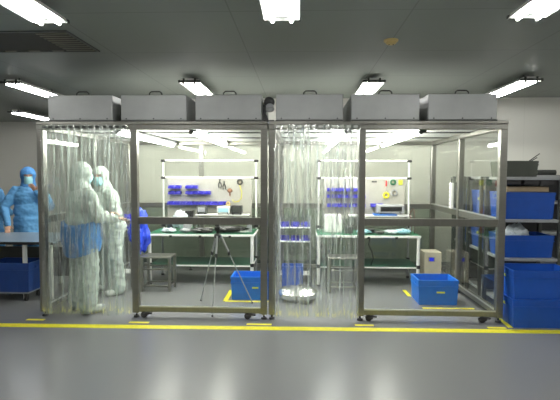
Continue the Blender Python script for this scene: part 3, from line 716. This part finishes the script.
# ---------------------------------------------------------------- desk and clutter at left
t = thing('desk', 'grey topped desk with a white leg at the left edge beside the booth', 'desk', (-3.9, 5.95, 0))
MB().box(-1.3, .76, 0, 1.0, .725, .75, .004).build('desk_top', M['deskm'], t)
MB().box(-1.3, .76, -.012, 0, .715, .75, .002).build('edge_trim', M['black'], t)
for x in (-1.2, .36, .70):
    for y in (.05, .95): MB().box(x-.022, x+.022, y-.022, y+.022, 0, .725, .003).build('leg', M['white'], t)
MB().box(-1.2, .70, .90, .93, .12, .55, .002).build('back_panel', M['dgrey'], t)
t = thing('dolly', 'wheeled dolly under the dark blue crate at left', 'dolly', (-3.68, 6.05, 0))
MB().box(-.25, .25, -.18, .18, .10, .124, .004).build('deck', M['greyplastic'], t)
for x in (-.2, .2):
    for y in (-.14, .14):
        c_ = MB().box(x-.02, x+.02, y-.02, y+.02, .06, .10).build('caster', M['dark'], t); MB().cyl((x-.012, y, .035), (x+.012, y, .035), .035, n=16).build('wheel', M['black'], c_, True)
machine(-4.75, -4.40, 6.5, 6.8, .751, .93, 'dark instrument on the desk at the left picture edge', 'black', 'beige')

# ---------------------------------------------------------------- people
def bake(mb, name, m, parent, vox, smooth=6, wr=0, seed=0, cut=None):
    o = mb.build(name, m)
    md = o.modifiers.new('r', 'REMESH'); md.mode = 'VOXEL'; md.voxel_size = vox
    ms = o.modifiers.new('s', 'SMOOTH'); ms.iterations = smooth; ms.factor = .5
    dg = bpy.context.evaluated_depsgraph_get(); ev = o.evaluated_get(dg)
    me = bpy.data.meshes.new_from_object(ev); o.modifiers.clear(); old = o.data; o.data = me; bpy.data.meshes.remove(old)
    if wr or cut:
        bm = bmesh.new(); bm.from_mesh(me); bm.normal_update()
        if wr:
            for v in bm.verts:
                c = v.co; f = noise.noise(Vector((c.x*9, c.y*9, c.z*16+seed)))+.6*noise.noise(Vector((c.x*20+seed, c.y*20, c.z*30)))
                v.co = c+v.normal*wr*f
        if cut: bmesh.ops.delete(bm, geom=[v for v in bm.verts if cut(v.co)], context='VERTS')
        bm.to_mesh(me); bm.free()
    for p in me.polygons: p.use_smooth = True
    if not me.materials: me.materials.append(m)
    o.parent = parent
    return o
def hand_shape(mb, wrist, direction, normal, side, curl=.5, s=1.0):
    """palm, four curled fingers and a thumb leaving the side of the palm"""
    d = Vector(direction).normalized(); n_ = Vector(normal); n_ = (n_-d*n_.dot(d)).normalized(); a = d.cross(n_).normalized()*side
    W_ = Vector(wrist)
    rot = Matrix((a, d, n_)).transposed().to_4x4()
    mb.sph(W_+d*.045*s, (.040*s, .052*s, .017*s), 10, rot)
    for i, (off, ln) in enumerate(((.030, .072), (.010, .082), (-.010, .076), (-.029, .058))):
        p = W_+d*.085*s+a*off*s; dd = d.copy(); L = ln*s
        for j, fr in enumerate((.45, .31, .24)):
            ang = curl*(.5+.35*j); dd = (dd*math.cos(ang)+n_*math.sin(ang)).normalized(); q = p+dd*L*fr
            mb.cap(p, q, (.0092-.001*j)*s, (.0084-.001*j)*s, 8); p = q
    p = W_+d*.02*s+a*.03*s; q = p+(a*.75+d*.6+n_*.25).normalized()*.038*s; r_ = q+(a*.2+d*.85+n_*.45).normalized()*.032*s
    mb.cap(p, q, .013*s, .011*s, 8); mb.cap(q, r_, .0105*s, .009*s, 8)
def person(label, loc, rz, arms, suit, hoodm, headrot=0, headtilt=0, stance=.1, scale=1.0, glasses=False, lean=0, wrap=False, gown=False, boots=True):
    """local frame: faces -Y, arms = (left, right): (elbow, wrist, hand direction, palm normal); left side is +X"""
    t = thing('person', label, 'person', loc, rz); t.scale = (scale,)*3
    L = lambda z: -lean*max(0, z-.95)
    def V(x, y, z): return Vector((x, y+L(z), z))
    HC = V(0, -.012, 1.60); HR = Matrix.Rotation(headrot, 4, 'Z') @ Matrix.Rotation(headtilt, 4, 'X')
    def h(x, y, z): return HC+(HR @ Vector((x, y, z)))
    # --- body
    mb = MB()
    mb.sph(h(0, .008, .025), (.074, .092, .100), 16, HR); mb.sph(h(0, -.018, -.035), (.060, .068, .078), 14, HR)
    mb.sph(h(0, -.062, -.088), (.026, .022, .02), 8, HR)
    mb.cap(h(0, -.088, .012), h(0, -.104, -.022), .009, .013, 8)
    mb.sph(h(0, -.082, -.055), (.024, .010, .007), 8, HR); mb.sph(h(0, -.080, -.066), (.020, .010, .007), 8, HR)
    for s in (-1, 1): mb.sph(h(s*.076, .008, -.005), (.010, .02, .032), 8, HR); mb.sph(h(s*.035, -.072, .03), (.022, .014, .008), 8, HR)
    mb.cap(V(0, .015, 1.38), h(0, .02, -.07), .055, .05)
    mb.sph(V(0, 0, 1.28), (.145, .095, .16), 14); mb.sph(V(0, 0, 1.08), (.12, .085, .14), 14); mb.sph(V(0, .005, .95), (.145, .10, .11), 14)
    for s in (-1, 1): mb.cap(V(s*.06, 0, 1.40), V(s*.165, 0, 1.385), .05, .048)
    legs = {}
    for s in (-1, 1):
        hip, kn, an = Vector((s*.085, 0, .90)), Vector((s*(.09+stance*.3), -.015, .49)), Vector((s*(.09+stance*.6), .02, .10)); legs[s] = (hip, kn, an)
        mb.cap(hip, kn, .078, .052); mb.cap(kn, an, .052, .036); mb.cap(an+Vector((0, .02, -.05)), an+Vector((s*.02, -.15, -.065)), .036, .03)
    hands = []
    for s, (el, wr, hd, pn) in zip((1, -1), arms):
        sh = V(s*.18, 0, 1.385); el, wr = Vector(el), Vector(wr)
        mb.cap(sh, el, .045, .037); mb.cap(el, wr, .037, .024); hand_shape(mb, wr, hd, pn, s, .55)
    bake(mb, 'body', M['skin'], t, .0055, 3)
    # --- coverall or gown
    mb = MB(); k = 1.0
    mb.sph(V(0, .0, 1.27), (.225, .175, .21), 16); mb.sph(V(0, 0, 1.07), (.22, .185, .20), 16); mb.sph(V(0, .008, .93), (.22, .19, .17), 16)
    mb.cap(V(0, .01, 1.40), V(0, .01, 1.47), .085, .07)
    for s in (-1, 1): mb.cap(V(s*.07, 0, 1.395), V(s*.175, 0, 1.375), .072, .075)
    for s in (-1, 1):
        hip, kn, an = legs[s]; mb.cap(hip, kn, .132, .118); mb.cap(kn, an+Vector((0, 0, .0)), .118, .105)
    if gown: mb.cyl((0, .005, .98), (0, .0, .55), .17, .21, 20)
    for s, (el, wr, hd, pn) in zip((1, -1), arms):
        sh = V(s*.18, 0, 1.375); el, wr = Vector(el), Vector(wr)
        mb.cap(sh, el, .085, .075); mb.cap(el, el.lerp(wr, .93), .075, .048)
    c_ = bake(mb, 'gown' if gown else 'coverall', suit, t, .010, 5, .011, loc[0]*7)
    # --- hood, open at the face
    mb = MB(); mb.sph(h(0, .018, .028), (.116, .124, .126), 18, HR); mb.cap(h(0, .03, -.06), V(0, .012, 1.44), .100, .12); mb.sph(h(0, 0, -.05), (.098, .090, .090), 14, HR)
    HRi = HR.inverted()
    def cut(co):
        q = HRi @ (co-HC); return q.y < -.035 and abs(q.x) < .058 and -.098 < q.z < .052
    bake(mb, 'hood', hoodm, t, .008, 5, .004, loc[0]*3, cut)
    # --- mask over nose and mouth
    mb = MB(); G = []
    for j in range(13):
        z = -.105+.125*j/12; row = []
        for i in range(17):
            a = -1.25+2.5*i/16; r1, r2_ = .082, .108+.012*math.exp(-(a*2.2)**2)*math.exp(-((z+.02)/.04)**2)
            fz = math.sqrt(max(.2, 1-((z+.02)/.14)**2)); row.append(mb.bm.verts.new(h(r1*math.sin(a)*fz, -r2_*math.cos(a)*fz+.004*math.sin(j*2.4)*.4, z)))
        G.append(row)
    fs = [mb.bm.faces.new((G[j][i], G[j][i+1], G[j+1][i+1], G[j+1][i])) for j in range(12) for i in range(16)]
    mb.bm.normal_update(); bmesh.ops.solidify(mb.bm, geom=fs, thickness=.003)
    mb.build('face_mask', M['mask'], t, True)
    for s in (-1, 1):
        e = MB().sph(h(s*.031, -.074, .012), .0125, 8).build('eye', M['eye'], t, True)
        MB().sph(h(s*.031, -.0835, .012), .006, 6).build('iris', M['iris'], e, True)
        MB().sph(h(s*.032, -.086, .034), (.018, .006, .004), 6, HR).build('eyebrow', M['brow'], t, True)
    if boots:
        for s in (-1, 1):
            an = legs[s][2]; mb = MB(); mb.cap(an+Vector((0, .03, -.035)), an+Vector((s*.025, -.16, -.05)), .055, .045); mb.cap(an+Vector((0, .01, .16)), an+Vector((0, .015, -.02)), .07, .06)
            for v in mb.bm.verts: v.co.z = max(v.co.z, .002)
            bake(mb, 'boot', M['boot'], t, .009, 4, .002)
    if wrap:
        mb = MB(); n_ = 40
        prof = [(.20, 1.06), (.245, 1.04), (.26, .97), (.258, .88), (.24, .78), (.22, .69), (.21, .70), (.23, .95), (.20, 1.05)]
        mb.lathe([(r_, z) for r_, z in prof], (0, .01, 0), n_)
        for v in mb.bm.verts:
            v.co.y = .01+(v.co.y-.01)*.86; ang = math.atan2(v.co.y, v.co.x)
            v.co += Vector((v.co.x, v.co.y, 0))*.05*noise.noise(Vector((ang*4, v.co.z*9, 1))); v.co.z += .03*math.sin(ang*2+.6)
        mb.build('waist_wrap', M['apron'], t, True)['label'] = 'blue cloth wrapped round the hips'
    return t
# nearest figure, back to the camera and turned to the right
person('person in white coverall with blue hip wrap, back turned, just behind the left curtain', (-2.545, 5.50, 0), PI-.75,
       (((.27, -.10, 1.12), (.13, -.36, 1.12), (-.3, -1, .1), (0, 0, -1)), ((-.29, -.06, 1.13), (-.15, -.34, 1.08), (.2, -1, 0), (0, 0, -1))), M['suit'], M['suit'], headrot=-.15, headtilt=.12, scale=1.005, wrap=True)
person('person in white hooded coverall and pale blue mask facing the camera behind the left curtain', (-2.555, 6.36, 0), -.75,
       (((.27, -.06, 1.12), (.06, -.24, 1.02), (-.6, -.6, -.2), (0, .3, -1)), ((-.27, -.06, 1.12), (-.05, -.26, 1.00), (.6, -.6, -.2), (0, .3, -1))), M['suit'], M['suit'], headrot=.85, headtilt=.15, scale=.985, lean=.2)
person('person in light blue gown and mask at the left desk, one hand raised', (-4.20, 7.26, 0), .45,
       (((.30, -.14, 1.14), (.12, -.20, 1.38), (-.5, -.2, .7), (-.4, -.8, 0)), ((-.34, -.03, 1.12), (-.27, -.22, .86), (0, -.5, -.8), (0, -1, 0))), M['gown'], M['hood'], headrot=.1, headtilt=.2, scale=.985, gown=True)
person('person in light blue gown cut off by the left picture edge beside the desk', (-4.98, 7.5, 0), PI*.9,
       (((.27, -.05, 1.10), (.18, -.25, 1.0), (-.2, -1, 0), (0, 0, -1)), ((-.27, -.05, 1.10), (-.18, -.25, 1.0), (.2, -1, 0), (0, 0, -1))), M['gown'], M['hood'], headtilt=.2, scale=.97, gown=True)
